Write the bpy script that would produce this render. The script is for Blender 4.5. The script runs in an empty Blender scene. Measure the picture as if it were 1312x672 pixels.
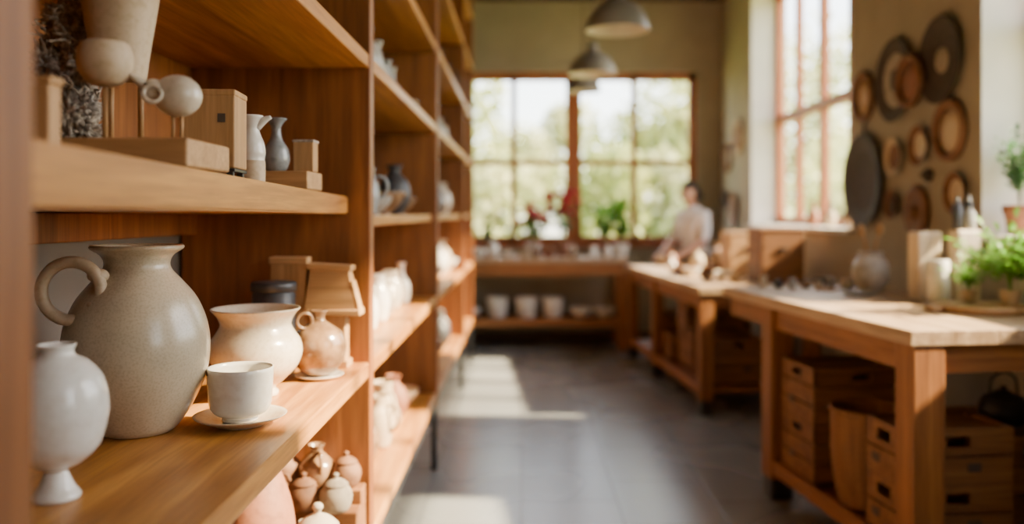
import bpy, bmesh, math, random
from mathutils import Vector, Matrix, Euler, noise
random.seed(7)
R=math.radians
col=bpy.context.scene.collection

# ---------------- materials ----------------
def nodes(name):
    m=bpy.data.materials.new(name); m.use_nodes=True
    nt=m.node_tree; b=nt.nodes['Principled BSDF']
    return m,nt,b
def ramp(nt,stops):
    r=nt.nodes.new('ShaderNodeValToRGB'); e=r.color_ramp.elements
    while len(e)<len(stops): e.new(0.5)
    for i,(p,c) in enumerate(stops):
        e[i].position=p; e[i].color=(*c,1)
    return r
def wood(name,c1,c2,axis='y',rough=.45,sc=1.0,bump=.15):
    m,nt,b=nodes(name)
    tc=nt.nodes.new('ShaderNodeTexCoord'); mp=nt.nodes.new('ShaderNodeMapping')
    s={'x':(1.3,22,22),'y':(22,1.3,22),'z':(22,22,1.3)}[axis]
    mp.inputs['Scale'].default_value=[v*sc for v in s]
    nt.links.new(tc.outputs['Object'],mp.inputs[0])
    n=nt.nodes.new('ShaderNodeTexNoise'); n.inputs['Scale'].default_value=1.0; n.inputs['Detail'].default_value=6; n.inputs['Distortion'].default_value=.8
    nt.links.new(mp.outputs[0],n.inputs[0])
    r=ramp(nt,[(.3,c2),(.52,[(a+d)/2 for a,d in zip(c1,c2)]),(.68,c1)])
    nt.links.new(n.outputs[0],r.inputs[0])
    n2=nt.nodes.new('ShaderNodeTexNoise'); n2.inputs['Scale'].default_value=6; n2.inputs['Detail'].default_value=4
    nt.links.new(mp.outputs[0],n2.inputs[0])
    mx=nt.nodes.new('ShaderNodeMix'); mx.data_type='RGBA'; mx.blend_type='MULTIPLY'; mx.inputs[0].default_value=.45
    r2=ramp(nt,[(.35,(.55,.5,.45)),(.6,(1,1,1))]); nt.links.new(n2.outputs[0],r2.inputs[0])
    nt.links.new(r.outputs[0],mx.inputs[6]); nt.links.new(r2.outputs[0],mx.inputs[7])
    nt.links.new(mx.outputs[2],b.inputs['Base Color'])
    b.inputs['Roughness'].default_value=rough
    bp=nt.nodes.new('ShaderNodeBump'); bp.inputs['Strength'].default_value=bump; bp.inputs['Distance'].default_value=.004
    nt.links.new(n.outputs[0],bp.inputs['Height']); nt.links.new(bp.outputs[0],b.inputs['Normal'])
    return m
def cer(name,c,c2=None,rough=.3,scale=60,coat=.3,lo=.45,hi=.7,big=0,bstr=.08):
    m,nt,b=nodes(name); c2=c2 or [v*.8 for v in c]
    tc=nt.nodes.new('ShaderNodeTexCoord'); n=nt.nodes.new('ShaderNodeTexNoise')
    n.inputs['Scale'].default_value=scale; n.inputs['Detail'].default_value=5
    nt.links.new(tc.outputs['Object'],n.inputs[0])
    r=ramp(nt,[(lo,c),(hi,c2)]); nt.links.new(n.outputs[0],r.inputs[0])
    out=r.outputs[0]
    if big:
        n3=nt.nodes.new('ShaderNodeTexNoise'); n3.inputs['Scale'].default_value=9; n3.inputs['Detail'].default_value=3
        nt.links.new(tc.outputs['Object'],n3.inputs[0])
        r3=ramp(nt,[(.35,(1-big,1-big,1-big)),(.65,(1,1,1))]); nt.links.new(n3.outputs[0],r3.inputs[0])
        mx=nt.nodes.new('ShaderNodeMix'); mx.data_type='RGBA'; mx.blend_type='MULTIPLY'; mx.inputs[0].default_value=1
        nt.links.new(out,mx.inputs[6]); nt.links.new(r3.outputs[0],mx.inputs[7]); out=mx.outputs[2]
    nt.links.new(out,b.inputs['Base Color'])
    b.inputs['Roughness'].default_value=rough; b.inputs['Coat Weight'].default_value=coat; b.inputs['Coat Roughness'].default_value=.15
    bp=nt.nodes.new('ShaderNodeBump'); bp.inputs['Strength'].default_value=bstr; bp.inputs['Distance'].default_value=.002
    nt.links.new(n.outputs[0],bp.inputs['Height']); nt.links.new(bp.outputs[0],b.inputs['Normal'])
    return m
def plaster(name,c,rough=.9):
    return cer(name,c,[v*.88 for v in c],rough,4,0,.35,.7)

SH1=(.66,.305,.065); SH2=(.36,.135,.024)
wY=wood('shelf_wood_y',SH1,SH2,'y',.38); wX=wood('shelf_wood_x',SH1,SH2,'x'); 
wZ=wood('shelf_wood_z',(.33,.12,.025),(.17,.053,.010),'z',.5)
bTop=wood('bench_top_wood',(.60,.42,.25),(.34,.215,.115),'y',.42)
bLeg=wood('bench_leg_wood',(.40,.16,.042),(.22,.078,.019),'z',.5)
bRail=wood('bench_rail_wood',(.40,.16,.042),(.22,.078,.019),'y',.5)
bRailX=wood('bench_rail_wood_x',(.40,.16,.042),(.22,.078,.019),'x',.5)
crW=wood('crate_wood',(.33,.145,.046),(.18,.07,.020),'x',.6)
litW=wood('light_box_wood',(.60,.35,.15),(.42,.225,.08),'z',.55)
litX=wood('light_box_wood_x',(.60,.35,.15),(.42,.225,.08),'x',.55)
birch=wood('birch_block_wood',(.85,.74,.56),(.70,.56,.38),'z',.5)
frW=wood('window_frame_wood',(.48,.155,.045),(.28,.078,.02),'z',.45)
ceilW=wood('ceiling_wood',(.12,.07,.04),(.07,.04,.022),'y',.7)
black=cer('black_metal',(.02,.02,.022),(.03,.03,.03),.4,20,0)
iron=cer('cast_iron',(.06,.052,.046),(.09,.07,.06),.75,30,0)
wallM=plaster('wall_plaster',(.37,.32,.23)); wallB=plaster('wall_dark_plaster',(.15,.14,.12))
trimM=plaster('trim_plaster',(.72,.70,.65))
white=cer('white_glaze',(.79,.75,.66),(.72,.67,.57),.22,60,.5)
cream=cer('cream_glaze',(.66,.56,.42),(.54,.44,.30),.28,110,.5,.5,.75,.12)
stone=cer('stoneware_glaze',(.60,.50,.335),(.50,.405,.26),.32,230,.4,.45,.68,.14)
tan=cer('tan_clay',(.55,.42,.27),(.46,.34,.20),.6,80,.05)
terra=cer('terracotta',(.27,.105,.05),(.2,.075,.035),.65,50,0)
brownG=cer('brown_glaze',(.30,.175,.09),(.15,.08,.038),.22,25,.6,.4,.65)
blueG=cer('blue_grey_glaze',(.26,.275,.275),(.17,.18,.18),.25,60,.4)
darkG=cer('dark_glaze',(.035,.036,.04),(.06,.055,.05),.5,60,.1)
greyG=cer('grey_glaze',(.38,.36,.31),(.26,.24,.21),.35,60,.3)
matB=cer('smoked_wood_brown',(.22,.10,.044),(.13,.056,.024),.75,30,0); matD=cer('smoked_clay_dark',(.07,.048,.036),(.035,.025,.019),.8,40,0)
matG=cer('pale_worn_clay',(.38,.32,.24),(.24,.19,.14),.8,25,0)
drift=cer('driftwood_grey',(.62,.54,.44),(.28,.23,.18),.95,120,0,.35,.62,0,.6)
shadeM=cer('lamp_shade_enamel',(.19,.17,.145),(.165,.15,.125),.45,20,.1)
shadeI=cer('lamp_shade_inside',(.75,.70,.6),(.7,.66,.56),.6,20,0)
paper=cer('paper_label',(.1,.07,.05),(.08,.06,.05),.8,30,0)
def leafmat(name,c,c2,f=.45):
    m,nt,b=nodes(name)
    b.inputs['Roughness'].default_value=.5
    gi=nt.nodes.new('ShaderNodeTexNoise'); gi.inputs['Scale'].default_value=3
    tc=nt.nodes.new('ShaderNodeTexCoord'); nt.links.new(tc.outputs['Object'],gi.inputs[0])
    r=ramp(nt,[(.4,c),(.6,c2)]); nt.links.new(gi.outputs[0],r.inputs[0]); nt.links.new(r.outputs[0],b.inputs['Base Color'])
    t=nt.nodes.new('ShaderNodeBsdfTranslucent'); nt.links.new(r.outputs[0],t.inputs[0])
    mx=nt.nodes.new('ShaderNodeMixShader'); mx.inputs[0].default_value=f
    nt.links.new(b.outputs[0],mx.inputs[1]); nt.links.new(t.outputs[0],mx.inputs[2])
    nt.links.new(mx.outputs[0],nt.nodes['Material Output'].inputs[0]); return m
leafG=leafmat('plant_leaf',(.12,.30,.03),(.26,.48,.07)); leafD=leafmat('plant_leaf_dark',(.05,.14,.05),(.1,.22,.07))
treeL=leafmat('tree_leaf',(.26,.32,.09),(.48,.50,.20)); treeL2=leafmat('tree_leaf_pale',(.38,.42,.19),(.58,.57,.33))
petal=leafmat('flower_petal',(.55,.01,.04),(.6,.04,.08),.3); petalP=leafmat('flower_petal_pink',(.75,.14,.22),(.75,.22,.28),.3)
lawnM=cer('lawn_grass',(.22,.30,.09),(.30,.34,.14),.9,8,0)
barkM=cer('tree_bark',(.12,.09,.06),(.07,.05,.04),.9,20,0)
def glassm():
    m=bpy.data.materials.new('window_glass'); m.use_nodes=True; nt=m.node_tree; nt.nodes.clear()
    o=nt.nodes.new('ShaderNodeOutputMaterial'); t=nt.nodes.new('ShaderNodeBsdfTransparent'); g=nt.nodes.new('ShaderNodeBsdfGlossy')
    g.inputs['Roughness'].default_value=.02; mx=nt.nodes.new('ShaderNodeMixShader'); mx.inputs[0].default_value=.05
    nt.links.new(t.outputs[0],mx.inputs[1]); nt.links.new(g.outputs[0],mx.inputs[2]); nt.links.new(mx.outputs[0],o.inputs[0]); return m
glassM=glassm()
def floorm():
    m,nt,b=nodes('floor_tile')
    tc=nt.nodes.new('ShaderNodeTexCoord'); br=nt.nodes.new('ShaderNodeTexBrick')
    br.offset=.5; br.inputs['Scale'].default_value=1; br.inputs['Brick Width'].default_value=.62; br.inputs['Row Height'].default_value=.45
    br.inputs['Mortar Size'].default_value=.006; br.inputs['Mortar Smooth'].default_value=.3
    br.inputs['Color1'].default_value=(.20,.21,.213,1); br.inputs['Color2'].default_value=(.26,.27,.272,1); br.inputs['Mortar'].default_value=(.13,.134,.136,1)
    mp=nt.nodes.new('ShaderNodeMapping'); mp.inputs['Rotation'].default_value=(0,0,R(90)); nt.links.new(tc.outputs['Object'],mp.inputs[0])
    nt.links.new(mp.outputs[0],br.inputs[0])
    n=nt.nodes.new('ShaderNodeTexNoise'); n.inputs['Scale'].default_value=.9; n.inputs['Detail'].default_value=2; nt.links.new(tc.outputs['Object'],n.inputs[0])
    r=ramp(nt,[(.3,(.85,.85,.85)),(.7,(1.1,1.1,1.1))]); nt.links.new(n.outputs[0],r.inputs[0])
    mx=nt.nodes.new('ShaderNodeMix'); mx.data_type='RGBA'; mx.blend_type='MULTIPLY'; mx.inputs[0].default_value=1
    nt.links.new(br.outputs[0],mx.inputs[6]); nt.links.new(r.outputs[0],mx.inputs[7]); nt.links.new(mx.outputs[2],b.inputs['Base Color'])
    r2=ramp(nt,[(.3,(.24,.24,.24)),(.7,(.30,.30,.30))]); nt.links.new(n.outputs[0],r2.inputs[0]); nt.links.new(r2.outputs[0],b.inputs['Roughness'])
    bp=nt.nodes.new('ShaderNodeBump'); bp.invert=True; bp.inputs['Strength'].default_value=.3; bp.inputs['Distance'].default_value=.004
    nt.links.new(br.outputs['Fac'],bp.inputs['Height']); nt.links.new(bp.outputs[0],b.inputs['Normal'])
    return m
floorM=floorm()

# ---------------- mesh builder ----------------
def catmull(p,k=5):
    out=[]
    n=len(p)
    for i in range(n-1):
        p0=p[max(i-1,0)];p1=p[i];p2=p[i+1];p3=p[min(i+2,n-1)]
        for j in range(k):
            t=j/k
            out.append(tuple(.5*((2*b)+(-a+c)*t+(2*a-5*b+4*c-d)*t*t+(-a+3*b-3*c+d)*t**3) for a,b,c,d in zip(p0,p1,p2,p3)))
    out.append(p[-1]); return out
class B:
    def __init__(s,name): s.bm=bmesh.new(); s.name=name; s.mats=[]
    def mi(s,m):
        if m not in s.mats: s.mats.append(m)
        return s.mats.index(m)
    def add(s,t,mat,M=None,smooth=False):
        if M is not None: bmesh.ops.transform(t,matrix=M,verts=t.verts)
        i=s.mi(mat)
        bmesh.ops.recalc_face_normals(t,faces=t.faces)
        for f in t.faces: f.material_index=i; f.smooth=smooth
        me=bpy.data.meshes.new('tmp'); t.to_mesh(me); t.free(); s.bm.from_mesh(me); bpy.data.meshes.remove(me)
        return s
    def box(s,c,size,mat,rot=(0,0,0),bev=.003):
        t=bmesh.new(); bmesh.ops.create_cube(t,size=1)
        bmesh.ops.scale(t,vec=size,verts=t.verts)
        if bev: bmesh.ops.bevel(t,geom=list(t.edges),offset=min(bev,min(size)*.3),segments=2,affect='EDGES',profile=.5)
        return s.add(t,mat,Matrix.Translation(c)@Euler(rot).to_matrix().to_4x4())
    def rng(s,x0,x1,y0,y1,z0,z1,mat,bev=.003):
        return s.box(((x0+x1)/2,(y0+y1)/2,(z0+z1)/2),(abs(x1-x0),abs(y1-y0),abs(z1-z0)),mat,bev=bev)
    def lathe(s,prof,mat,c=(0,0,0),seg=40,rot=(0,0,0),mod=None,sc=(1,1,1),k=5,closed=False):
        if k>1: prof=catmull(prof,k)
        t=bmesh.new(); rings=[]
        for idx,(r,z) in enumerate(prof):
            r=max(r,0)
            if r<1e-5: rings.append([t.verts.new((0,0,z))]); continue
            ring=[]
            for i in range(seg):
                a=2*math.pi*i/seg; rr=r+(mod(a,z,idx) if mod else 0)
                ring.append(t.verts.new((rr*math.cos(a),rr*math.sin(a),z)))
            rings.append(ring)
        for a,b in zip(rings,rings[1:]):
            if len(a)==1 and len(b)==1: continue
            for i in range(seg):
                j=(i+1)%seg
                if len(a)==1: t.faces.new((a[0],b[i],b[j]))
                elif len(b)==1: t.faces.new((a[i],a[j],b[0]))
                else: t.faces.new((a[i],a[j],b[j],b[i]))
        M=Matrix.Translation(c)@Euler(rot).to_matrix().to_4x4()@Matrix.Diagonal((*sc,1))
        return s.add(t,mat,M,True)
    def vessel(s,prof,mat,th=.006,c=(0,0,0),seg=48,inner=.5,**kw):
        P=catmull(prof,5)
        if P[0][0]>0: P=[(0,P[0][1])]+P
        r,z=P[-1]
        top=[(r-th*.3,z+th*.35),(r-th*.75,z+th*.2)]
        hz=P[0][1]+(z-P[0][1])*(1-inner)
        ins=[(max(a-th,.001),b) for a,b in reversed(P) if b>=hz and a>th and b<z-th*.2]
        last=ins[-1] if ins else top[-1]
        return s.lathe(P+top+ins+[(last[0]*.5,last[1]-.004),(0,last[1]-.005)],mat,c,seg,k=1,**kw)
    def tube(s,pts,r,mat,seg=10,k=4,closed=False):
        pts=[Vector(p) for p in pts]
        rs=list(r) if isinstance(r,(list,tuple)) else [r]*len(pts)
        if k>1 and not closed:
            q=catmull([(*p,q) for p,q in zip(pts,rs)],k); pts=[Vector(a[:3]) for a in q]; rs=[a[3] for a in q]
        t=bmesh.new(); rings=[]; n=len(pts)
        up=None
        for i,p in enumerate(pts):
            if closed: d=(pts[(i+1)%n]-pts[i-1])
            else: d=pts[min(i+1,n-1)]-pts[max(i-1,0)]
            d.normalize()
            if up is None:
                up=d.orthogonal().normalized()
            up=(up-d*up.dot(d)); 
            if up.length<1e-6: up=d.orthogonal()
            up.normalize()
            v=d.cross(up)
            rings.append([t.verts.new(p+(up*math.cos(2*math.pi*j/seg)+v*math.sin(2*math.pi*j/seg))*rs[i]) for j in range(seg)])
        m=n if closed else n-1
        for i in range(m):
            a=rings[i];b=rings[(i+1)%n]
            for j in range(seg):
                t.faces.new((a[j],a[(j+1)%seg],b[(j+1)%seg],b[j]))
        if not closed:
            t.faces.new(rings[0]); t.faces.new(list(reversed(rings[-1])))
        return s.add(t,mat,None,True)
    def ring(s,c,rad,r,mat,rot=(0,0,0),n=32,sc=(1,1,1)):
        M=Matrix.Translation(c)@Euler(rot).to_matrix().to_4x4()
        return s.tube([M@Vector((rad*sc[0]*math.cos(2*math.pi*i/n),rad*sc[1]*math.sin(2*math.pi*i/n),0)) for i in range(n)],r,mat,12,1,True)
    def blob(s,c,rad,mat,amp=0,fr=8,sub=3,rot=(0,0,0)):
        t=bmesh.new(); bmesh.ops.create_icosphere(t,subdivisions=sub,radius=1)
        off=Vector((random.random()*9,)*3)
        for v in t.verts:
            if amp: v.co*=1+amp*noise.noise(v.co*fr*.3+off)
        M=Matrix.Translation(c)@Euler(rot).to_matrix().to_4x4()@Matrix.Diagonal((*rad,1))
        return s.add(t,mat,M,True)
    def leaf(s,base,d,L,W,mat,droop=.3):
        t=bmesh.new(); d=Vector(d).normalized(); side=d.cross(Vector((0,0,1)))
        if side.length<.05: side=Vector((1,0,0))
        side.normalize(); side=(side+Vector((0,0,random.uniform(-.4,.4)))).normalized()
        b=Vector(base); prev=None
        for i,(f,w) in enumerate([(0,.12),(.3,.8),(.6,1),(.85,.55),(1,.05)]):
            p=b+d*L*f-Vector((0,0,1))*droop*L*f*f
            up=side.cross(d)*W*.15*w
            row=[t.verts.new(p-side*W*.5*w+up),t.verts.new(p),t.verts.new(p+side*W*.5*w+up)]
            if prev:
                t.faces.new((prev[0],prev[1],row[1],row[0])); t.faces.new((prev[1],prev[2],row[2],row[1]))
            prev=row
        return s.add(t,mat,None,True)
    def mesh(s):
        me=bpy.data.meshes.new(s.name); s.bm.to_mesh(me); s.bm.free()
        for m in s.mats: me.materials.append(m)
        return me
    def done(s,loc=(0,0,0),rz=0,sc=1):
        me=s.mesh(); o=bpy.data.objects.new(s.name,me); col.objects.link(o); o.location=loc; o.rotation_euler=(0,0,rz); o.scale=(sc,)*3
        return o
def inst(name,me,loc,rz=0,sc=1):
    o=bpy.data.objects.new(name,me); col.objects.link(o); o.location=loc; o.rotation_euler=(0,0,rz); o.scale=(sc,)*3; return o

# ---------------- room shell ----------------
WX=2.12; WO=2.44; LX=-1.0; FY=9.1; BY=-2.0; CH=3.6
def shell(name,*a,mat=wallM): B(name).rng(*a,mat,bev=0).done()
shell('floor',LX-.25,WO,BY-.25,FY+.3,-.12,0,mat=floorM)
shell('ceiling',LX-.25,WO,BY-.25,FY+.3,CH,CH+.15,mat=ceilW)
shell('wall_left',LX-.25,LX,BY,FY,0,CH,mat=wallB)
shell('wall_back',LX-.25,WO,BY-.25,BY,0,CH)
ops=[(-1.3,.1),(1.5,3.95),(5.5,7.9)]; Z0,Z1=1.25,3.35  # first opening (window_1) is unseen, added for fill light on the near shelf
b=B('wall_right')
b.rng(WX,WO,BY,FY,0,Z0,wallM,bev=0).rng(WX,WO,BY,FY,Z1,CH,wallM,bev=0)
ys=[BY]+[v for o in ops for v in o]+[FY]
for i in range(0,len(ys),2): b.rng(WX,WO,ys[i],ys[i+1],Z0,Z1,wallM,bev=0)
b.done()
fx0,fx1,fz0,fz1=-.59,1.86,1.03,2.85
b=B('wall_far')
b.rng(LX-.25,WO,FY,FY+.3,0,fz0,wallM,bev=0).rng(LX-.25,WO,FY,FY+.3,fz1,CH,wallM,bev=0)
b.rng(LX-.25,fx0,FY,FY+.3,fz0,fz1,wallM,bev=0).rng(fx1,WO,FY,FY+.3,fz0,fz1,wallM,bev=0); b.done()
def sidewin(i,y0,y1):
    b=B('window_%d'%i); X=WX+.22; fw=.06
    b.rng(X,X+.06,y0,y0+fw,Z0,Z1,frW).rng(X,X+.06,y1-fw,y1,Z0,Z1,frW)
    b.rng(X,X+.06,y0,y1,Z0,Z0+.07,frW).rng(X,X+.06,y0,y1,Z1-fw,Z1,frW)
    n=4
    for k in range(1,n):
        y=y0+(y1-y0)*k/n; w=.042 if k==2 else .028
        b.rng(X-.005,X+.055,y-w,y+w,Z0,Z1,frW)
    zt=2.2; b.rng(X-.008,X+.058,y0,y1,zt-.04,zt+.04,frW)
    b.rng(X+.025,X+.031,y0,y1,Z0,Z1,glassM,bev=0); b.done()
    t=B('trim_%d'%i)
    t.rng(WX-.004,X,y1-.006,y1+.0,Z0,Z1,trimM,bev=0).rng(WX-.004,X,y0,y0+.006,Z0,Z1,trimM,bev=0)
    t.rng(WX-.004,X,y0,y1,Z1-.006,Z1,trimM,bev=0).rng(WX-.05,X,y0-.03,y1+.03,Z0-.03,Z0+.004,trimM,bev=.004); t.done()
for i,(a,c) in enumerate(ops): sidewin(i+1,a,c)
b=B('window_4'); Y=FY+.03
b.rng(fx0,fx0+.08,Y,Y+.07,fz0,fz1,frW).rng(fx1-.08,fx1,Y,Y+.07,fz0,fz1,frW).rng(fx0,fx1,Y,Y+.07,fz0,fz0+.08,frW).rng(fx0,fx1,Y,Y+.07,fz1-.085,fz1,frW)
b.rng(.475,.635,Y-.01,Y+.08,fz0,fz1,frW)
for x in (-.08,1.2): b.rng(x-.03,x+.03,Y,Y+.06,fz0,fz1,frW)
b.rng(fx0,fx1,Y+.005,Y+.06,1.865,1.92,frW); b.rng(fx0,fx1,Y+.03,Y+.036,fz0,fz1,glassM,bev=0); b.done()
t=B('trim_4'); 
t.rng(fx0-.09,fx1+.09,FY-.02,FY,fz1,fz1+.09,wallM).rng(fx1,fx1+.09,FY-.02,FY,fz0,fz1,wallM).rng(fx0-.09,fx0,FY-.02,FY,fz0,fz1,wallM).rng(fx0-.1,fx1+.1,FY-.06,FY+.03,fz0-.035,fz0,frW); t.done()
B('baseboard_right').rng(WX-.018,WX,BY,FY,0,.1,ceilW).done()
B('baseboard_far').rng(LX,WX-.02,FY-.018,FY,0,.1,ceilW).done()

# ---------------- shelving ----------------
SX=-.44
b=B('wooden_shelving_unit')
parts=[.715,2.5,4.5,6.6,7.75]; pt=.062
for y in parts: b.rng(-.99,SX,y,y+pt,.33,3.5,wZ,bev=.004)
lv=[(.365,.41),(.872,.917),(1.31,1.345),(1.775,1.815),(2.2,2.24),(2.65,2.69),(3.1,3.14)]
for i in range(4):
    y0,y1=parts[i]+pt,parts[i+1]
    for j,(z0,z1) in enumerate(lv):
        if i==0 and j==2: continue
        xf=SX-.004 if j!=2 else SX-.03
        b.rng(-.985,xf,y0,y1,z0,z1,wY,bev=.004)
t=bmesh.new(); bmesh.ops.create_cube(t,size=1)
y0,y1=parts[0]+pt,parts[1]
for v in t.verts:
    near=v.co.y<0; up=v.co.z>0
    v.co=Vector((-.505 if v.co.x>0 else -.985, y0 if near else y1, (1.430 if near else 1.400) if up else (1.358 if near else 1.350)))
bmesh.ops.bevel(t,geom=list(t.edges),offset=.004,segments=2,affect='EDGES')
b.add(t,wY)
b.rng(-.985,-.945,y0,y1,1.29,1.352,wZ)
b.rng(-.985,-.96,y0,y1,1.43,1.775,wZ,bev=.002)
for y in parts: 
    for x in (-.46,-.96): b.rng(x-.016,x+.016,y+.015,y+.047,0,.34,black,bev=.002)
for i in range(4): b.rng(-.475,-.447,parts[i]+.05,parts[i+1]+.02,.325,.36,black,bev=.002)
b.done()
def zt(y): return 1.430-(y-.777)/(2.5-.777)*.030
ZB=.918

# ---------------- hero pots, lower board ----------------
b=B('ring_handled_stoneware_jug')
b.vessel([(.066,0),(.074,.006),(.084,.018),(.107,.055),(.130,.11),(.137,.165),(.131,.215),(.112,.262),(.085,.297),(.066,.318),(.061,.334),(.068,.350),(.086,.362),(.087,.368)],stone,.007,seg=72,inner=.3)
b.ring((-.083,-.092,.286),.053,.0115,tan,rot=(R(90),0,R(8)),sc=(1,1.04,1))
b.blob((-.040,-.077,.314),(.02,.018,.014),tan); b.blob((-.040,-.088,.257),(.016,.018,.014),tan)
b.done((-.764,1.708,ZB))
b=B('globe_vase')
b.vessel([(.033,0),(.034,.006),(.026,.018),(.018,.036),(.017,.044),(.036,.054),(.060,.078),(.071,.115),(.073,.14),(.066,.178),(.046,.205),(.028,.216),(.024,.224),(.028,.233)],white,.004,seg=56,inner=.3)
b.done((-.705,1.302,ZB))
b=B('wide_mouth_pot')
b.vessel([(.052,0),(.053,.008),(.046,.018),(.066,.035),(.095,.065),(.108,.098),(.104,.128),(.089,.152),(.082,.168),(.088,.186),(.104,.205)],cream,.006,seg=60,inner=.6)
b.done((-.634,2.05,ZB))
b=B('saucer'); b.lathe([(0,.002),(.045,.0),(.05,.003),(.075,.012),(.091,.020),(.0905,.0225),(.075,.017),(.05,.009),(.0,.008)],cream,seg=60,k=2); b.done((-.575,1.757,ZB))
b=B('tea_cup'); b.vessel([(.034,0),(.036,.004),(.035,.010),(.050,.016),(.060,.030),(.0635,.055),(.066,.108)],white,.004,seg=56,inner=.82); b.done((-.575,1.757,ZB+.0095))
b=B('round_bottle'); b.vessel([(.035,0),(.05,.012),(.067,.045),(.071,.078),(.06,.108),(.035,.128),(.018,.14),(.016,.152),(.024,.166)],brownG,.004,inner=.15)
b.ring((-.03,-.03,.142),.02,.0045,brownG,rot=(R(90),0,R(30))); b.done((-.533,2.26,ZB+.011))
b=B('small_plate'); b.lathe([(0,0),(.045,0),(.062,.008),(.064,.011),(.05,.007),(0,.006)],white,k=2); b.done((-.533,2.26,ZB))
b=B('dark_canister'); b.lathe([(0,0),(.055,0),(.057,.004),(.057,.215),(.052,.219),(.052,.222),(.06,.223),(.06,.243),(.056,.247),(0,.247)],darkG,k=1); b.done((-.672,2.33,ZB))
b=B('wooden_gift_box'); b.box((0,0,.145),(.1,.05,.29),litW); b.box((0,0,.30),(.108,.056,.02),litX); b.done((-.655,2.435,ZB))
b=B('wooden_display_block')
b.box((0,0,.01),(.10,.07,.02),litX); b.box((0,0,.08),(.085,.055,.14),litW); b.box((.01,-.005,.155),(.15,.075,.018),litX)
t=bmesh.new(); vs=[(-.07,-.035,0),(.07,-.035,0),(.07,.035,0),(-.07,.035,0),(-.055,-.03,.11),(.05,-.03,.11),(.05,.03,.11),(-.055,.03,.11)]
V=[t.verts.new(v) for v in vs]
for f in [(0,3,2,1),(4,5,6,7),(0,1,5,4),(1,2,6,5),(2,3,7,6),(3,0,4,7)]: t.faces.new([V[i] for i in f])
b.add(t,litX,Matrix.Translation((0,-.002,.164))); b.box((-.003,-.004,.282),(.125,.07,.016),litX,rot=(0,R(3),0)); b.box((.07,-.01,.2),(.01,.05,.09),litX,rot=(0,R(-14),0))
b.done((-.535,2.43,ZB))

# ---------------- upper board of the near bay ----------------
y=1.40; z=zt(y)
b=B('sculpture_on_wooden_base')
b.box((0,0,.0235),(.195,.19,.045),litX,bev=.004)
b.vessel([(.012,0),(.026,.006),(.038,.024),(.041,.044),(.036,.064),(.033,.067)],tan,.004,c=(-.04,-.07,.127),inner=.4)
b.tube([(-.04,-.07,.045),(-.04,-.07,.132)],.0045,litW,k=1)
b.done((-.605,y,z+.001))
b=B('tapered_clay_planter')
b.vessel([(.040,0),(.042,.004),(.048,.05),(.056,.10),(.063,.145),(.064,.149)],tan,.005,c=(0,0,.112),inner=.9)
b.tube([(.035,-.0,.0),(.035,0,.115)],.005,litW,k=1); b.tube([(-.025,0.02,.0),(-.025,.02,.115)],.005,litW,k=1); b.done((-.680,1.455,z+.0475))
b=B('ceramic_bird_figure')
b.blob((.002,0,.072),(.038,.033,.034),cream); b.blob((-.030,-.016,.078),(.021,.019,.019),cream)
b.tube([(-.038,-.024,.082),(-.050,-.034,.094),(-.058,-.040,.101)],[.009,.006,.0025],cream)
b.ring((-.022,-.040,.070),.013,.0038,cream,rot=(R(80),0,R(20)))
b.blob((-.034,-.034,.086),(.0028,.0028,.0028),black)
for dx in (-.006,.008): b.tube([(dx,0,.0),(dx,0,.045)],.0028,litW,k=1)
b.done((-.552,1.375,z+.0475))
b=B('dried_moss_clump')
for i in range(46):
    h=random.uniform(.02,.26); a=random.uniform(0,6.28); r=random.uniform(.005,.045)*(1-.3*h/.26)
    b.blob((r*math.cos(a),r*math.sin(a),h),(random.uniform(.014,.026),random.uniform(.014,.026),random.uniform(.014,.03)),drift,1.4,18,4)
for i in range(150):
    h=random.uniform(.02,.26); a=random.uniform(0,6.28); r=random.uniform(.02,.05)
    p=Vector((r*math.cos(a),r*math.sin(a),h)); pts=[p]
    for q in range(3): p=p+Vector((random.uniform(-.016,.016),random.uniform(-.016,.016),random.uniform(-.006,.014))); pts.append(p)
    b.tube(pts,[.0025,.002,.0016,.0008],drift,5,3)
b.done((-.785,1.50,zt(1.5)+.001),0,1.1)
b=B('wooden_block'); b.box((0,0,.045),(.028,.03,.09),litW); b.box((0,0,.095),(.034,.034,.010),litW); b.done((-.611,1.10,zt(1.10)+.001))
b=B('wooden_box')
b.box((0,0,.085),(.10,.09,.135),litW,bev=.003); b.box((0,0,.157),(.102,.092,.012),litW); b.box((.026,-.0455,.11),(.014,.002,.016),paper,bev=0)
for sx in (-1,1):
    for sy in (-1,1): b.box((sx*.04,sy*.035,.008),(.012,.012,.016),black,bev=.001)
b.box((0,0,.014),(.1,.09,.006),black,bev=.001)
b.done((-.58,1.62,zt(1.62)+.001),R(4))
b=B('small_handled_pitcher')
b.vessel([(.026,0),(.029,.004),(.030,.03),(.029,.06),(.031,.075),(.028,.095),(.020,.115),(.018,.13),(.026,.155)],white,.003,inner=.3)
b.lathe([(.0301,.0),(.0305,.03),(.0305,.05),(.0295,.056)],tan,k=2)
b.tube([(-.022,0,.09),(-.044,0,.11),(-.048,0,.145),(-.034,0,.168),(-.016,0,.155)],.006,tan); b.tube([(.012,0,.13),(.03,0,.146),(.044,0,.152)],[.010,.008,.004],white); b.done((-.598,1.90,zt(1.9)+.001))
b=B('wooden_riser'); b.box((0,0,.022),(.13,.15,.044),litX); b.done((-.572,2.11,zt(2.11)+.001))
b=B('blue_bottle_vase'); b.vessel([(.02,0),(.027,.008),(.032,.03),(.028,.055),(.016,.075),(.011,.095),(.014,.112),(.026,.127)],blueG,.003,inner=.2); b.done((-.594,2.08,zt(2.11)+.046))
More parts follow.
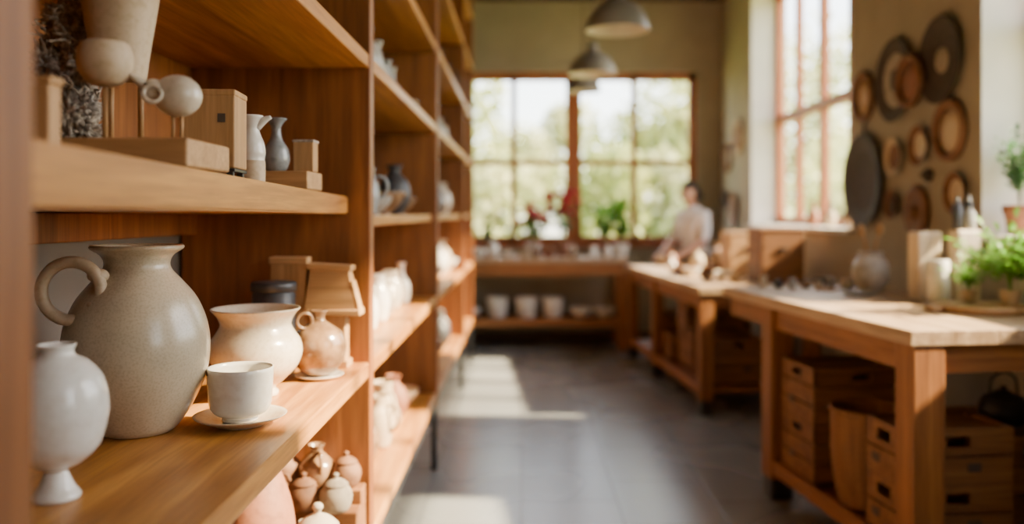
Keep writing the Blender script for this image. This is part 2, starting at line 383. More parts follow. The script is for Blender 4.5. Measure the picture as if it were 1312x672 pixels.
b=B('small_wooden_carton'); b.box((0,0,.037),(.05,.05,.074),litW); b.box((0,0,.076),(.053,.053,.006),drift); b.done((-.535,2.13,zt(2.11)+.046))

# ---------------- bottom board near bay ----------------
b=B('terracotta_vase'); b.vessel([(.055,0),(.06,.01),(.085,.07),(.095,.15),(.088,.22),(.066,.29),(.046,.335),(.042,.35),(.048,.366)],terra,.005,inner=.3); b.done((-.65,2.10,.411))
b=B('lidded_jar'); b.lathe([(0,0),(.045,0),(.06,.04),(.064,.09),(.055,.13),(.05,.14),(.055,.143),(.05,.155),(.03,.172),(.012,.18),(.009,.187),(.014,.197),(.009,.206),(0,.208)],matG,k=3); b.done((-.515,2.17,.411))
b=B('wooden_pot_stand'); b.box((0,0,.06),(.30,.14,.12),crW); b.box((0,.035,.14),(.30,.07,.04),crW); b.done((-.60,2.415,.411))
SM=[]
for m in (brownG,terra,matG,matB):
    b=B('small_clay_jug'); b.vessel([(.03,0),(.038,.008),(.05,.04),(.048,.065),(.028,.088),(.018,.098),(.018,.108),(.024,.118)],m,.003,seg=32,inner=.2); b.tube([(.02,0,.1),(.045,0,.1),(.055,0,.07),(.046,0,.045)],.005,m); SM.append(b.mesh())
    b=B('small_clay_jug'); b.lathe([(0,0),(.03,0),(.042,.02),(.045,.045),(.036,.065),(.03,.07),(.034,.073),(.02,.085),(.006,.09),(.009,.1),(0,.105)],m,k=3,seg=32); SM.append(b.mesh())
for k,(x,y,z,i,s) in enumerate([(-.69,2.37,.532,6,.95),(-.60,2.365,.532,7,1),(-.51,2.36,.532,5,1.0),(-.68,2.45,.572,6,1),(-.585,2.45,.572,0,1.0),(-.50,2.45,.572,7,.95),(-.57,2.29,.411,4,1),(-.475,2.30,.411,7,.9)]):
    inst('small_clay_jug',SM[i],(x,y,z+.001),k*1.3,s)

# ---------------- generic pottery in the far bays ----------------
def pm(name,prof,mat,th=.005,inner=.4,handle=None):
    b=B(name); b.vessel(prof,mat,th,seg=32,inner=inner)
    if handle: b.tube(handle,.007,mat)
    return b.mesh()
VAR=[]
for m in (white,cream,tan,terra,brownG,greyG,blueG,darkG):
    VAR.append(('ceramic_vase',pm('ceramic_vase',[(.04,0),(.045,.01),(.075,.06),(.085,.11),(.07,.17),(.035,.21),(.03,.23),(.045,.255)],m)))
    VAR.append(('ceramic_bowl',pm('ceramic_bowl',[(.04,0),(.042,.012),(.065,.03),(.095,.065),(.11,.1)],m,inner=.8)))
    VAR.append(('ceramic_pitcher',pm('ceramic_pitcher',[(.05,0),(.06,.02),(.07,.09),(.062,.15),(.045,.19),(.05,.23)],m,handle=[(.055,0,.19),(.1,0,.18),(.11,0,.12),(.065,0,.07)])))
    VAR.append(('ceramic_bottle',pm('ceramic_bottle',[(.035,0),(.045,.01),(.055,.06),(.05,.12),(.022,.16),(.018,.21),(.028,.235)],m,inner=.15)))
wts={0:[0,1,3,3,4,2,0,2],1:[4,4,2,1,1,2,0,0],2:[3,3,2,1,3,3,1,2],3:[2,2,2,1,2,3,1,2]}
def pick(j):
    mi=random.choices(range(8),wts.get(j,[1]*8))[0]; return VAR[mi*4+random.randrange(4)]
for i in (1,2,3):
    y0,y1=parts[i]+pt+.12,parts[i+1]-.1
    for j,(z0,z1) in enumerate(lv[:6]):
        y=y0+random.uniform(0,.08)
        while y<y1:
            n,me=pick(j)
            if i==1 and j==1 and y<4.3: n,me=VAR[random.choice([0,4,2,6,3])]
            s=random.uniform(.7,.98)
            inst(n,me,(-.575+random.uniform(-.03,.0),y,z1+.001),random.uniform(0,6),s)
            if random.random()<.6:
                n,me=pick(j); inst(n,me,(-.82+random.uniform(-.03,.02),y+random.uniform(-.01,.01),z1+.001),random.uniform(0,6),s)
            y+=random.uniform(.22,.27)

# ---------------- benches ----------------
def bench(name,L,W,H,loc,ang,legys,shelfz=.15,leg=.11):
    b=B(name)
    n=5
    for i in range(n): b.rng(i*W/n+.0008,(i+1)*W/n-.0008,0,L,H-.05,H,bTop,bev=.002)
    b.rng(.035,.075,.03,L-.05,H-.15,H-.05,bRail); b.rng(W-.075,W-.035,.03,L-.05,H-.15,H-.05,bRail)
    b.rng(.03,W-.03,.03,.065,H-.15,H-.05,bRailX); b.rng(.03,W-.03,L-.085,L-.05,H-.15,H-.05,bRailX)
    for y in legys:
        for x in (.012,W-.012-leg):
            b.rng(x,x+leg,y,y+leg,.1,H-.05,bLeg,bev=.005); b.rng(x+.005,x+leg-.005,y+.005,y+leg-.005,0,.1,black,bev=.003)
    ya,yb=legys[0]+leg/2,legys[-1]+leg/2
    if shelfz:
        for i in range(5): b.rng(.05+i*(W-.1)/5+.002,.05+(i+1)*(W-.1)/5-.002,ya,yb,shelfz-.025,shelfz,bRail)
        b.rng(.02,.05,ya,yb,shelfz-.045,shelfz+.02,bRail)
    o=b.done(loc,ang); return o
NA=R(6.9); NO=Vector((1.30,2.865,0)); NH=.957
bench('workbench',1.79,.80,NH,NO,NA,[.005,1.17],.17,.115)
MA=R(4.5); MO=Vector((1.18,5.7,0)); MH=.863
bench('workbench',2.48,.85,MH,MO,MA,[.01,1.35,2.33],.17,.09)
def nl(x,y,z): return tuple(Matrix.Rotation(NA,3,'Z')@Vector((x,y,0))+NO+Vector((0,0,z)))
def ml(x,y,z): return tuple(Matrix.Rotation(MA,3,'Z')@Vector((x,y,0))+MO+Vector((0,0,z)))
b=B('window_workbench')
b.rng(-.95,1.06,8.42,9.06,.865,.91,bTop); b.rng(-.93,1.04,8.45,8.48,.74,.865,bRailX); b.rng(-.93,1.04,8.48,9.04,.26,.29,bRailX)
for x in (-.9,.96):
    for y in (8.46,8.96): b.rng(x,x+.09,y,y+.08,0,.865,bLeg)
b.rng(-.93,1.04,8.455,8.485,.235,.31,bRailX)
b.done()

def crate(w,d,h,slats=3,slot=True):
    b=B('wooden_crate'); t=.014; g=.008
    for sx in (-1,1):
        for sy in (-1,1): b.box((sx*(w/2-t*1.5),sy*(d/2-t*1.5),h/2),(t*1.6,t*1.6,h),crW,bev=.002)
    hh=(h-g*(slats-1))/slats
    for k in range(slats):
        z=hh/2+k*(hh+g)
        top=(k==slats-1 and slot)
        for sy in (-1,1):
            if top:
                q=(w-.09)/2
                for sx in (-1,1): b.box((sx*(w/2-q/2),sy*(d/2-t/2),z),(q,t,hh),crW,bev=.002)
                b.box((0,sy*(d/2-t/2),z+hh*.36),(.09,t,hh*.28),crW,bev=0); b.box((0,sy*(d/2-t/2),z-hh*.36),(.09,t,hh*.28),crW,bev=0)
            else: b.box((0,sy*(d/2-t/2),z),(w,t,hh),crW,bev=.002)
        for sx in (-1,1):
            if top:
                q=(d-.09)/2
                for sy in (-1,1): b.box((sx*(w/2-t/2),sy*(d/2-q/2),z),(t,q,hh),crW,bev=.002)
                b.box((sx*(w/2-t/2),0,z+hh*.36),(t,.09,hh*.28),crW,bev=0); b.box((sx*(w/2-t/2),0,z-hh*.36),(t,.09,hh*.28),crW,bev=0)
            else: b.box((sx*(w/2-t/2),0,z),(t,d-.002,hh),crW,bev=.002)
    b.box((0,0,.012),(w-.03,d-.03,.012),crW); b.box((-w/2-.001,.05,h*.3),(.002,.05,.03),paper,bev=0); b.box((.06,-d/2-.001,h*.3),(.05,.002,.03),paper,bev=0)
    b.box((0,0,h-.02),(w-.032,d-.032,.012),crW)
    return b.mesh()
cm=crate(.44,.34,.245); cm2=crate(.42,.25,.2,2); cm3=crate(.36,.4,.3)
inst('wooden_crate',cm,nl(.27,.98,.192),NA); inst('wooden_crate',cm,nl(.27,.98,.438),NA)
inst('wooden_crate',cm2,nl(.255,.25,.192),NA); inst('wooden_crate',cm2,nl(.255,.25,.393),NA)
inst('wooden_crate',crate(.2,.5,.33),nl(.64,.5,.192),NA)
for k,(x,y) in enumerate([(.3,.35),(.3,.85),(.28,1.2),(.3,1.75)]):
    inst('wooden_crate',cm3 if k!=2 else cm2,ml(x+.02,y,.192),MA)
inst('wooden_crate',cm2,ml(.32,.85,.493),MA)
b=B('wicker_basket')
wk=wood('wicker',(.38,.17,.06),(.2,.078,.025),'z',.7,3)
def wv(a,z,i): return .005*math.sin(22*a+(i%2)*math.pi)
prof=[(.115+.035*math.sin(min(1,k/20)*1.7),k*.0125) for k in range(31)]
b.lathe(prof,wk,seg=132,mod=wv,k=1); b.lathe([(r-.008,z) for r,z in reversed(prof[1:])]+[(0,.014)],wk,seg=40,k=1); b.lathe([(0,0.001),(.115,0.001)],wk,k=1)
b.ring((0,0,.376),.152,.01,wk); b.done(nl(.165,.555,.192))
b=B('cast_iron_kettle'); b.lathe([(0,0),(.06,0),(.085,.03),(.09,.07),(.07,.11),(.035,.125),(.03,.13),(.012,.14),(.014,.15),(0,.156)],black); b.tube([(.07,0,.06),(.11,0,.09),(.125,0,.12)],[.016,.012,.009],black)
b.tube([(-.06,0,.11),(-.05,0,.18),(0,0,.205),(.05,0,.18),(.06,0,.11)],.006,black); b.done(nl(.64,.42,.524),NA)

# ------- near bench things
b=B('brush_vase'); b.vessel([(.05,0),(.055,.006),(.078,.04),(.09,.09),(.082,.14),(.06,.17),(.055,.18),(.064,.195)],cer('pale_grey_glaze',(.62,.59,.53),(.42,.39,.35),.4,30,.2),.005,inner=.4)
for k in range(2):
    dx=(-.03,.03)[k]; b.tube([(dx*.3,0,.13),(dx,0,.25),(dx*1.4,0,.285)],.005,litW,k=1); b.tube([(dx*1.4,0,.285),(dx*1.55,0,.31),(dx*1.7,0,.34)],[.014,.018,.007],litW)
b.done((1.79,4.40,NH+.001))
b=B('round_serving_board'); b.lathe([(0,0),(.17,0),(.176,.004),(.176,.024),(.172,.028),(0,.028)],litX,k=1,seg=56); b.box((-.19,-.03,.014),(.07,.05,.022),litX,rot=(0,0,R(10)),bev=.006); b.done((1.84,3.45,NH+.001))
def plant(name,pot,potm,n,L,W,mat,loc,spread=1.0,h=.1,stemr=.002,sub=5,bloom=None,bs=1):
    b=B(name); b.vessel(pot,potm,.004,seg=32,inner=.3); ph=pot[-1][1]; pr=pot[-1][0]
    b.lathe([(0,ph-.012),(pr-.005,ph-.014)],barkM,k=1,seg=24)
    for i in range(n):
        a=i*2.4+random.uniform(-.3,.3); e=random.uniform(.15,1.2)*spread
        d=Vector((math.cos(a)*math.sin(e),math.sin(a)*math.sin(e),math.cos(e)))
        p0=Vector((0,0,ph-.012)); l=h*random.uniform(.6,1.1); p1=p0+Vector((0,0,l*.5))+d*l*.2; p2=p0+d*l+Vector((0,0,l*.25))
        b.tube([p0,p1,p2],[stemr,stemr,stemr*.6],mat,5,3)
        for j in range(sub):
            f=.35+.65*j/max(1,sub-1); q=p0.lerp(p2,f)+Vector((0,0,l*.08))
            if j==sub-1: dd=d
            else: dd=(d*.5+Vector((math.cos(a+1.4*(-1)**j),math.sin(a+1.4*(-1)**j),.35))).normalized()
            b.leaf(q,dd,L*random.uniform(.7,1.1),W,mat,.35)
        if bloom:
            q=p2+Vector((0,0,.06)); b.tube([p2,q],.002,mat,5,1); b.blob(q+Vector((0,0,.008)),(.026*bs,.026*bs,.022*bs),bloom,.3,8,2)
            for ring_ in range(2):
                for j in range(7):
                    aa=j*.9+ring_*.4; b.leaf(q,(math.cos(aa),math.sin(aa),.25+.7*ring_),.05*bs,.04*bs,bloom,.1)
    return b.done(loc)
pot1=[(.026,0),(.028,.004),(.034,.03),(.038,.05),(.039,.058)]
plant('potted_succulent',pot1,tan,32,.07,.026,leafG,(1.935,3.40,NH+.0295),.9,.21,sub=7)
plant('potted_succulent',[(a*.9,z*.8) for a,z in pot1],tan,16,.05,.02,leafG,(1.85,3.55,NH+.0295),.9,.10,sub=5)
pot2=[(.05,0),(.055,.005),(.066,.07),(.074,.095),(.078,.10),(.08,.13)]
plant('potted_fern',[(a*.85,z) for a,z in pot2],terra,34,.06,.022,leafD,(2.215,3.82,Z0+.006),.42,.25,sub=7)
b=B('pillar_candle'); b.box((0,0,.155),(.115,.09,.31),birch,bev=.010); b.tube([(0,0,.308),(0,0,.325)],.002,black,k=1); b.done((1.845,3.93,NH+.001),NA)
b=B('pillar_candle'); b.lathe([(0,0),(.045,0),(.047,.003),(.047,.185),(.043,.19),(.03,.186),(0,.184)],white,k=1); b.tube([(0,0,.183),(0,0,.2)],.002,black,k=1); b.done((1.825,3.76,NH+.001))
b=B('pillar_candle'); b.box((0,0,.15),(.11,.08,.32),birch,bev=.010); b.done((1.960,3.80,NH+.011),NA)
b=B('glass_dropper_bottle'); b.lathe([(0,0),(.026,0),(.028,.004),(.028,.07),(.02,.085),(.012,.09),(.012,.1),(.014,.1),(.014,.125),(.008,.13),(.007,.15),(0,.155)],greyG,k=1); b.lathe([(.0145,.099),(.0145,.127),(0,.128)],black,k=1); b.done((1.982,3.80,NH+.322))
b=B('glass_dropper_bottle'); b.lathe([(0,0),(.018,0),(.02,.003),(.02,.1),(.008,.12),(.008,.14),(0,.145)],darkG,k=1); b.done((1.93,3.80,NH+.322))
b=B('shallow_dish'); b.lathe([(0,0),(.05,0),(.075,.012),(.077,.016),(.05,.008),(0,.007)],greyG,k=2); b.done((1.62,4.12,NH+.001))
for k in range(9):
    b=B('small_clay_cup' if k%2 else 'small_paint_jar'); r=random.uniform(.018,.03); h=random.uniform(.03,.06)
    b.vessel([(r*.8,0),(r,h*.2),(r,h*.8),(r*1.05,h)],[tan,darkG,greyG,white,brownG][k%5],.003,seg=24,inner=.7); b.done(nl(.2+.05*k+random.uniform(-.01,.01),1.70-.06*(k%3),NH+.001))
b=B('carving_tools')
for k in range(5): 
    y=k*.018; b.tube([(0,y,.006),(.1,y+.01*(k%2),.006)],[.006,.005],litX,k=1); b.tube([(.1,y+.01*(k%2),.006),(.15,y+.01*(k%2),.005)],.002,black,k=1)
b.done(nl(.42,1.42,NH+.001),.6)

# ------- middle bench things
def lbox(name,w,d,h,loc,rz,m=crW):
    b=B(name); t=.012
    b.box((0,0,t/2),(w,d,t),m)
    for sx in (-1,1): b.box((sx*(w/2-t/2),0,h/2),(t,d,h),m); 
    for sy in (-1,1): b.box((0,sy*(d/2-t/2),h/2),(w-2*t,t,h),m)
    b.box((0,0,h+.006),(w+.01,d+.01,.012),m); b.box((0,-d/2-.006,h*.65),(.06,.012,.02),black)
    return b.done(loc,rz)
lbox('wooden_tool_chest',.30,.3,.37,ml(.655,.35,MH+.001),MA)
lbox('wooden_storage_box',.26,.26,.33,ml(.63,1.0,MH+.001),MA,litX)
inst('ceramic_vase',VAR[16][1],ml(.66,1.38,MH+.001),0,.9)
b=B('open_wooden_tray'); b.box((0,0,.008),(.3,.2,.012),crW)
for sx in (-1,1): b.box((sx*.145,0,.03),(.012,.2,.06),crW)
for sy in (-1,1): b.box((0,sy*.095,.03),(.28,.012,.06),crW)
b.done(ml(.3,1.2,MH+.001),MA)
for k,(x,y,v,s) in enumerate([(.2,.9,1,.7),(.35,.6,5,.6),(.2,1.5,3,.6),(.45,1.6,8,.7),(.3,1.9,12,.6),(.66,1.7,16,.9),(.36,.35,9,.6),(.2,.5,17,.5)]):
    inst(VAR[v][0],VAR[v][1],ml(x,y,MH+.001),k,s)
for k,(dx,m) in enumerate([(0,brownG),(.12,tan),(.24,terra)]):
    inst('ceramic_bottle',VAR[[19,11,15][k]][1],(2.2,5.75+dx*3,Z0+.005),0,.8)

# ------- far bench things
zf=.911
for k,(x,v,s) in enumerate([(-.42,1,.9),(-.15,5,.7),(.02,9,.6),(.27,13,.8),(.72,2,.5),(.86,0,.5),(.5,16,.6),(-.28,0,.7),(.14,18,.6)]):
    inst(VAR[v][0],VAR[v][1],(x,8.52,zf),k,s)
crk=pm('white_crock',[(.08,0),(.09,.01),(.105,.1),(.11,.18),(.115,.2)],white,inner=.8)
for x in (.05,.32,-.25): inst('white_crock',crk,(x,8.78,.291))
for x in (-.52,.60,.84): inst('ceramic_bowl',VAR[1][1],(x,8.66,.291),0,1.05)
plant('potted_flower',pot2,white,20,.12,.055,leafG,(.12,8.82,zf),.8,.26,sub=4,bloom=petalP,bs=1.3)
plant('potted_flower',pot2,terra,20,.12,.055,leafD,(.42,8.83,zf),.6,.36,sub=3,bloom=petal,bs=1.3)
plant('potted_leafy_plant',pot2,terra,18,.16,.07,leafG,(.88,8.80,zf),.55,.28,.003,sub=4)
plant('potted_leafy_plant',pot2,white,16,.18,.08,leafG,(1.0,8.62,zf),.35,.28,.003,sub=3)
plant('potted_herb',pot2,terra,22,.08,.03,leafD,(-.35,8.82,zf),.8,.18,sub=4)

# ------- wall decoration
def disc(name,y,z,d,m1,m2=None,off=0,kind='plate',sc=(1,1,1),m3=None):
    b=B(name); r=d/2; rot=(0,R(-90),0)
    if kind=='plate':
        b.lathe([(0,.004),(r*.5,.0),(r*.6,.003),(r*.8,.016),(r,.03),(r,.034),(r*.8,.022),(r*.58,.010),(0,.008)],m1,k=2,rot=rot,sc=sc)
        if m2: b.lathe([(0,.0095),(r*.5,.0115),(r*.66,.0165)],m2,k=1,rot=rot,sc=sc)
        if m3: b.lathe([(0,.020),(r*.28,.018),(r*.30,.012)],m3,k=1,rot=rot,sc=sc)
    elif kind=='ring':
        b.lathe([(r*.72,0),(r,0),(r*1.0,.03),(r*.9,.036),(r*.72,.02),(r*.72,0)],m1,k=1,rot=rot,sc=sc)
        if m2: b.lathe([(0,.002),(r*.71,.002),(r*.71,.008),(r*.3,.012),(0,.012)],m2,k=1,rot=rot,sc=sc)
    elif kind=='knob':
        b.lathe([(0,0),(r,0),(r,.02),(r*.75,.03),(r*.6,.024),(r*.3,.026),(r*.22,.05),(0,.055)],m1,k=2,rot=rot,sc=sc)
    return b.done((WX-.002-off,y,z))
disc('wall_plate',4.83,2.10,.46,matD,matG,m3=matD); disc('wall_plate',4.30,2.12,.43,matD,matD,m3=matG); disc('wall_basket_lid',4.58,2.06,.29,matB,terra,.036,'ring')
disc('wooden_wall_hoop',5.28,2.07,.31,matB,litW,0,'ring')
disc('wall_plate',4.84,1.67,.21,tan,matB); disc('wall_plate',4.53,1.71,.21,matB,tan); disc('wooden_wall_hoop',4.22,1.76,.31,matB,tan,0,'ring')
disc('wall_plate',4.15,1.45,.2,matB,tan); disc('pot_lid',4.58,1.36,.27,matB,None,0,'knob'); disc('wall_knob',4.45,1.55,.07,iron,None,0,'knob')
disc('wall_plate',4.86,1.40,.16,matB,matD)
disc('hanging_iron_pan',5.26,1.55,.56,iron,matD,.01)
b=B('pan_handle_hook'); b.tube([(WX-.02,5.26,1.80),(WX-.02,5.26,1.90),(WX-.004,5.26,1.92)],.008,black); b.done()
disc('wall_plate',8.35,2.1,.36,tan,matB,0,'ring'); disc('wall_basket_lid',8.75,1.92,.3,matB,tan,0,'ring'); disc('wall_plate',8.5,1.4,.34,terra,matB); disc('wall_plate',8.85,1.5,.2,matD)

# ------- pendants
def pendant(x,y,z,r):
    b=B('pendant_lamp')
    b.lathe([(r,0),(r*.97,.03),(r*.86,.09),(r*.62,.15),(r*.32,.185),(r*.22,.2),(r*.2,.25),(0,.26)],shadeM,k=3,seg=48)
    b.lathe([(r*.985,0),(r*.95,.03),(r*.84,.085),(r*.6,.145),(r*.3,.178),(0,.18)],shadeI,k=3,seg=48); b.lathe([(r,0),(r*.985,0)],shadeM,k=1)
    b.lathe([(0,.05),(.022,.058),(.03,.08),(.02,.11),(.014,.13),(.014,.178)],shadeI,k=3,seg=20)
    b.tube([(0,0,.255),(0,0,CH-z)],.005,black,k=1); b.lathe([(0,CH-z-.03),(.04,CH-z-.025),(.045,CH-z-.001)],black,k=1)
    b.done((x,y,z))
pendant(.60,5.35,2.49,.2); pendant(.59,7.1,2.50,.2); pendant(.60,8.3,2.53,.17)

# ---------------- person ----------------
skinM=cer('skin',(.55,.31,.21),(.5,.27,.18),.5,30,0); shirt=cer('white_shirt_cloth',(.80,.74,.70),(.72,.66,.62),.9,15,0); pants=cer('dark_trousers_cloth',(.08,.08,.1),(.06,.06,.08),.9,15,0)
hair=cer('dark_hair',(.025,.017,.012),(.04,.028,.02),.6,90,0); apron=cer('apron_cloth',(.3,.24,.18),(.26,.2,.15),.9,20,0); shoe=cer('shoe_leather',(.05,.035,.025),(.04,.03,.02),.5,20,0)
J={'pel':((0,.01,.93),.128),'sp':((0,0,1.06),.118),'ch':((0,-.015,1.22),.135),'up':((0,-.015,1.33),.10),'nk':((0,-.025,1.405),.052),'nk2':((0,-.04,1.455),.048)}
E=[('pel','sp',1),('sp','ch',1),('ch','up',1),('up','nk',1),('nk','nk2',0)]
for s,n in ((-1,'l'),(1,'r')):
    J['sh'+n]=((s*.155,-.01,1.335),.066); J['el'+n]=((s*.215,-.07,1.09),.046); J['ua'+n]=((s*.19,-.035,1.2),.060); J['fa'+n]=((s*.18,-.19,1.02),.037); J['wr'+n]=((s*.13,-.31,.955),.025)
    J['hp'+n]=((s*.09,.01,.84),.092); J['kn'+n]=((s*.1,-.02,.48),.062); J['an'+n]=((s*.105,.03,.10),.042); J['to'+n]=((s*.12,-.12,.04),.036)
    E+=[('up','sh'+n,1),('sh'+n,'ua'+n,1),('ua'+n,'el'+n,1),('el'+n,'fa'+n,0),('fa'+n,'wr'+n,0),('pel','hp'+n,2),('hp'+n,'kn'+n,2),('kn'+n,'an'+n,2),('an'+n,'to'+n,3)]
bm=bmesh.new(); lay=bm.verts.layers.skin.verify(); vm={}
for k,(p,r) in J.items():
    v=bm.verts.new(p); v[lay].radius=(r,r); v[lay].use_root=(k=='pel'); vm[k]=v
for a,c,_ in E: bm.edges.new((vm[a],vm[c]))
me=bpy.data.meshes.new('sk'); bm.to_mesh(me); bm.free()
tmp=bpy.data.objects.new('sk',me); col.objects.link(tmp)
tmp.modifiers.new('s','SKIN').use_smooth_shade=True; sb=tmp.modifiers.new('b','SUBSURF'); sb.levels=2; sb.render_levels=2
dg=bpy.context.evaluated_depsgraph_get(); em=bpy.data.meshes.new_from_object(tmp.evaluated_get(dg))
bpy.data.objects.remove(tmp)
P=B('potter_person'); 
for m in (skinM,shirt,pants,shoe): P.mi(m)
t=bmesh.new(); t.from_mesh(em)
def near(p):
    best=9;bi=0
    for a,c,mi in E:
        A=Vector(J[a][0]);C=Vector(J[c][0]); u=max(0,min(1,(p-A).dot(C-A)/(C-A).length_squared)); d=(p-A.lerp(C,u)).length-(J[a][1]*(1-u)+J[c][1]*u)
        if d<best: best=d;bi=mi
    return bi
for f in t.faces: f.material_index=near(f.calc_center_median()); f.smooth=True
mm=bpy.data.meshes.new('t2'); t.to_mesh(mm); t.free(); P.bm.from_mesh(mm)
t=bmesh.new(); bmesh.ops.create_uvsphere(t,u_segments=32,v_segments=24,radius=1)
hc=Vector((0,-.055,1.535))
for v in t.verts:
    x,y,z=v.co
    w=1-.28*max(0,-z)**1.3
    v.co=Vector((x*.074*w,y*.092*(1-.12*max(0,-z) if y<0 else 1-.3*max(0,-z)),z*.115))
P.add(t,skinM,Matrix.Translation(hc),True)
for s in (-1,1):
    P.blob(hc+Vector((s*.074,.005,-.005)),(.008,.018,.028),skinM); P.blob(hc+Vector((s*.03,-.082,.008)),(.011,.007,.006),white); P.blob(hc+Vector((s*.03,-.088,.008)),(.005,.003,.005),darkG)
    P.blob(hc+Vector((s*.03,-.083,.026)),(.016,.006,.003),hair)
P.blob(hc+Vector((0,-.086,-.052)),(.022,.007,.006),terra); P.blob(hc+Vector((0,-.096,-.018)),(.010,.014,.016),skinM); P.blob(hc+Vector((0,-.09,.0)),(.007,.01,.02),skinM)
t=bmesh.new(); bmesh.ops.create_uvsphere(t,u_segments=40,v_segments=30,radius=1)
bmesh.ops.delete(t,geom=[v for v in t.verts if (v.co.y<-.22 and v.co.z<.38) or v.co.z<-.62],context='VERTS')
for v in t.verts: v.co=Vector((v.co.x*.090,v.co.y*.112,v.co.z*.132))*(1+.05*noise.noise(v.co*9))
P.add(t,hair,Matrix.Translation(hc+Vector((0,.008,.006))),True); P.blob(hc+Vector((0,.115,-.01)),(.05,.045,.05),hair,.2)
for s in (-1,1):
    w=Vector((s*.13,-.31,.955)); hnd=Vector((s*.115,-.385,.925))
    P.tube([w,w.lerp(hnd,.5),hnd],[.024,.034,.028],skinM,12)
    d=(hnd-w).normalized(); side=Vector((1,0,0))
    for k,(o,l) in enumerate([(-.024,.062),(-.008,.074),(.008,.07),(.023,.055)]):
        p0=hnd+side*o-d*.012; P.tube([p0,p0+d*l*.5,p0+d*l*.75+Vector((0,0,-.01)),p0+d*l*.85+Vector((0,0,-.026))],[.010,.009,.008,.006],skinM,8)
    p0=w.lerp(hnd,.45)-side*s*.022; P.tube([p0,p0+d*.03-side*s*.02,p0+d*.055-side*s*.024+Vector((0,0,-.012))],[.012,.010,.007],skinM,8)
P.ring((0,-.03,1.418),.058,.012,shirt,rot=(R(12),0,0))
t=bmesh.new(); rows=[]
for z in [.5,.62,.75,.88,.98]:
    row=[]
    for i in range(13):
        a=-1.25+2.5*i/12
        row.append(t.verts.new((math.sin(a)*.17,-.015-math.cos(a)*.155,z)))
    rows.append(row)
for a,c in zip(rows,rows[1:]):
    for i in range(12): t.faces.new((a[i],a[i+1],c[i+1],c[i]))
P.add(t,apron,None,True)
P.done((1.68,8.35,0),R(-58))
b=B('clay_bowl_in_progress'); b.vessel([(.04,0),(.045,.01),(.068,.04),(.078,.085)],tan,.006,inner=.8); b.done((1.34,8.09,MH+.001))

# ---------------- outside ----------------
B('lawn').rng(-30,40,-20,60,-.4,-.15,lawnM,bev=0).done()
import numpy as np
def tree(x,y,h,r,n,mat,seed):
    rs=np.random.RandomState(seed)
    blobs=[(rs.uniform(-r*.7,r*.7),rs.uniform(-r*.6,r*.6),h*rs.uniform(.35,.95),r*rs.uniform(.35,.6)) for _ in range(11)]
    vs=[];fs=[]
    for i in range(n):
        bx,by,bz,br=blobs[rs.randint(len(blobs))]; d=rs.normal(size=3); d/=np.linalg.norm(d); p=np.array([bx,by,bz])+d*br*rs.uniform(.6,1)
        u=rs.normal(size=3);u/=np.linalg.norm(u); w=np.cross(u,d); w/=np.linalg.norm(w)+1e-6; s=rs.uniform(.07,.14)
        k=len(vs); vs+= [tuple(p-u*s),tuple(p+w*s*.5),tuple(p+u*s),tuple(p-w*s*.5)]; fs.append((k,k+1,k+2,k+3))
    me=bpy.data.meshes.new('lv'); me.from_pydata(vs,[],fs)
    b=B('garden_tree'); t=bmesh.new(); t.from_mesh(me); i=b.mi(mat)
    for f in t.faces: f.material_index=i
    m2=bpy.data.meshes.new('a'); t.to_mesh(m2); t.free(); b.bm.from_mesh(m2)
    b.tube([(0,0,0),(.1,0,h*.3),(0,.1,h*.7)],[.18,.13,.05],barkM)
    for q in blobs[:6]: b.tube([(.05,0,h*.35),(q[0]*.6,q[1]*.6,(q[2]+h*.35)/2),q[:3]],[.07,.05,.02],barkM,6)
    b.done((x,y,-.149))
tree(-2.4,18,5.2,2.0,4600,treeL,1); tree(.2,23,4.4,1.8,4400,treeL2,2); tree(3.6,19,5.6,2.2,5200,treeL,3); tree(-.9,15.5,2.2,1.1,2600,treeL2,4); tree(1.9,16,2.6,1.2,2600,treeL,5); tree(6.5,22,6,2.5,4500,treeL2,6); tree(-5.5,22,6,2.5,4500,treeL2,7); tree(3.4,15.5,2.6,1.2,2600,treeL2,12)
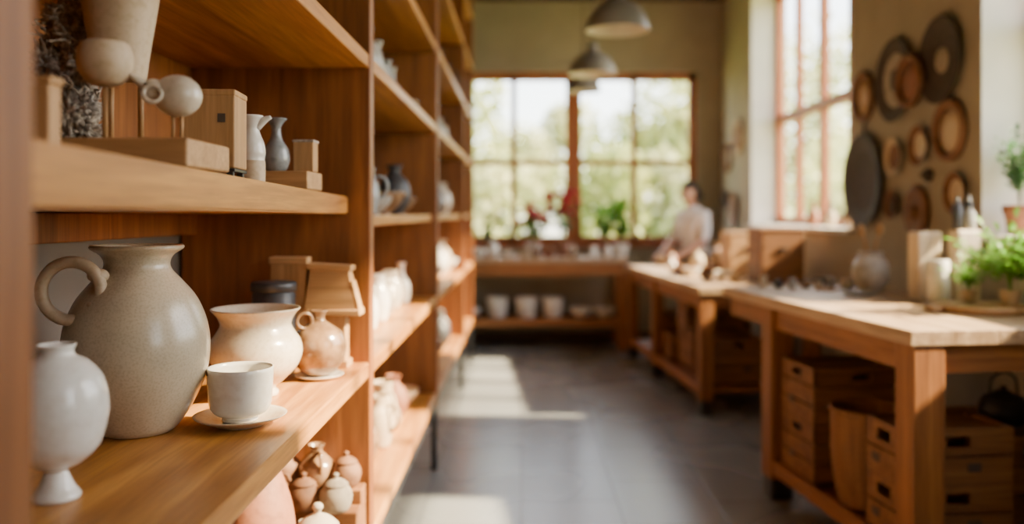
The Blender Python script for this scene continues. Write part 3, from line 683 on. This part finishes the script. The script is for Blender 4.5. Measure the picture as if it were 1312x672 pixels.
tree(14,24,5.0,2.4,4000,treeL,8); tree(13,33,6,2.5,4500,treeL2,9); tree(19,30,6,3,4500,treeL,10); tree(10,27,4,2,3500,treeL2,11)

# ---------------- light ----------------
w=bpy.data.worlds.new('World'); bpy.context.scene.world=w; w.use_nodes=True; nt=w.node_tree
bg=nt.nodes['Background']; sky=nt.nodes.new('ShaderNodeTexSky'); sky.sky_type='NISHITA'; sky.sun_disc=False; sky.sun_elevation=R(36); sky.sun_rotation=R(90)
mx=nt.nodes.new('ShaderNodeMix'); mx.data_type='RGBA'; mx.inputs[0].default_value=.85; mx.inputs[7].default_value=(1.0,.925,.78,1)
nt.links.new(sky.outputs[0],mx.inputs[6]); nt.links.new(mx.outputs[2],bg.inputs[0]); bg.inputs[1].default_value=5.6
L=bpy.data.lights.new('sun','SUN'); L.energy=55; L.angle=R(2.2); L.color=(1,.80,.50); s=bpy.data.objects.new('sun',L); col.objects.link(s)
az=R(-4); tt=.75; d=Vector((-math.cos(az),-math.sin(az),-tt*math.cos(az))); s.rotation_euler=d.to_track_quat('-Z','Y').to_euler(); s.location=(8,4,7)
def portal(loc,sx,sy,dirv):
    L=bpy.data.lights.new('window_portal','AREA'); L.shape='RECTANGLE'; L.size=sx; L.size_y=sy; L.cycles.is_portal=True
    o=bpy.data.objects.new('window_portal',L); col.objects.link(o); o.location=loc; o.rotation_euler=Vector(dirv).to_track_quat('-Z','Z').to_euler()
for a,c in ops: portal((WO+.02,(a+c)/2,(Z0+Z1)/2),2.5,2.5,(-1,0,0))
portal(((fx0+fx1)/2,FY+.32,(fz0+fz1)/2),2.6,2.6,(0,-1,0))

# ---------------- camera ----------------
cam=bpy.data.cameras.new('camera'); co=bpy.data.objects.new('camera',cam); col.objects.link(co)
co.location=(0,0,1.35); co.rotation_euler=(R(90),0,0)
cam.lens=36*1100/1312; cam.sensor_width=36; cam.shift_x=-12/1312; cam.shift_y=-62/1312; cam.clip_start=.05
cam.dof.use_dof=True; cam.dof.focus_distance=1.72; cam.dof.aperture_fstop=1.25
bpy.context.scene.camera=co
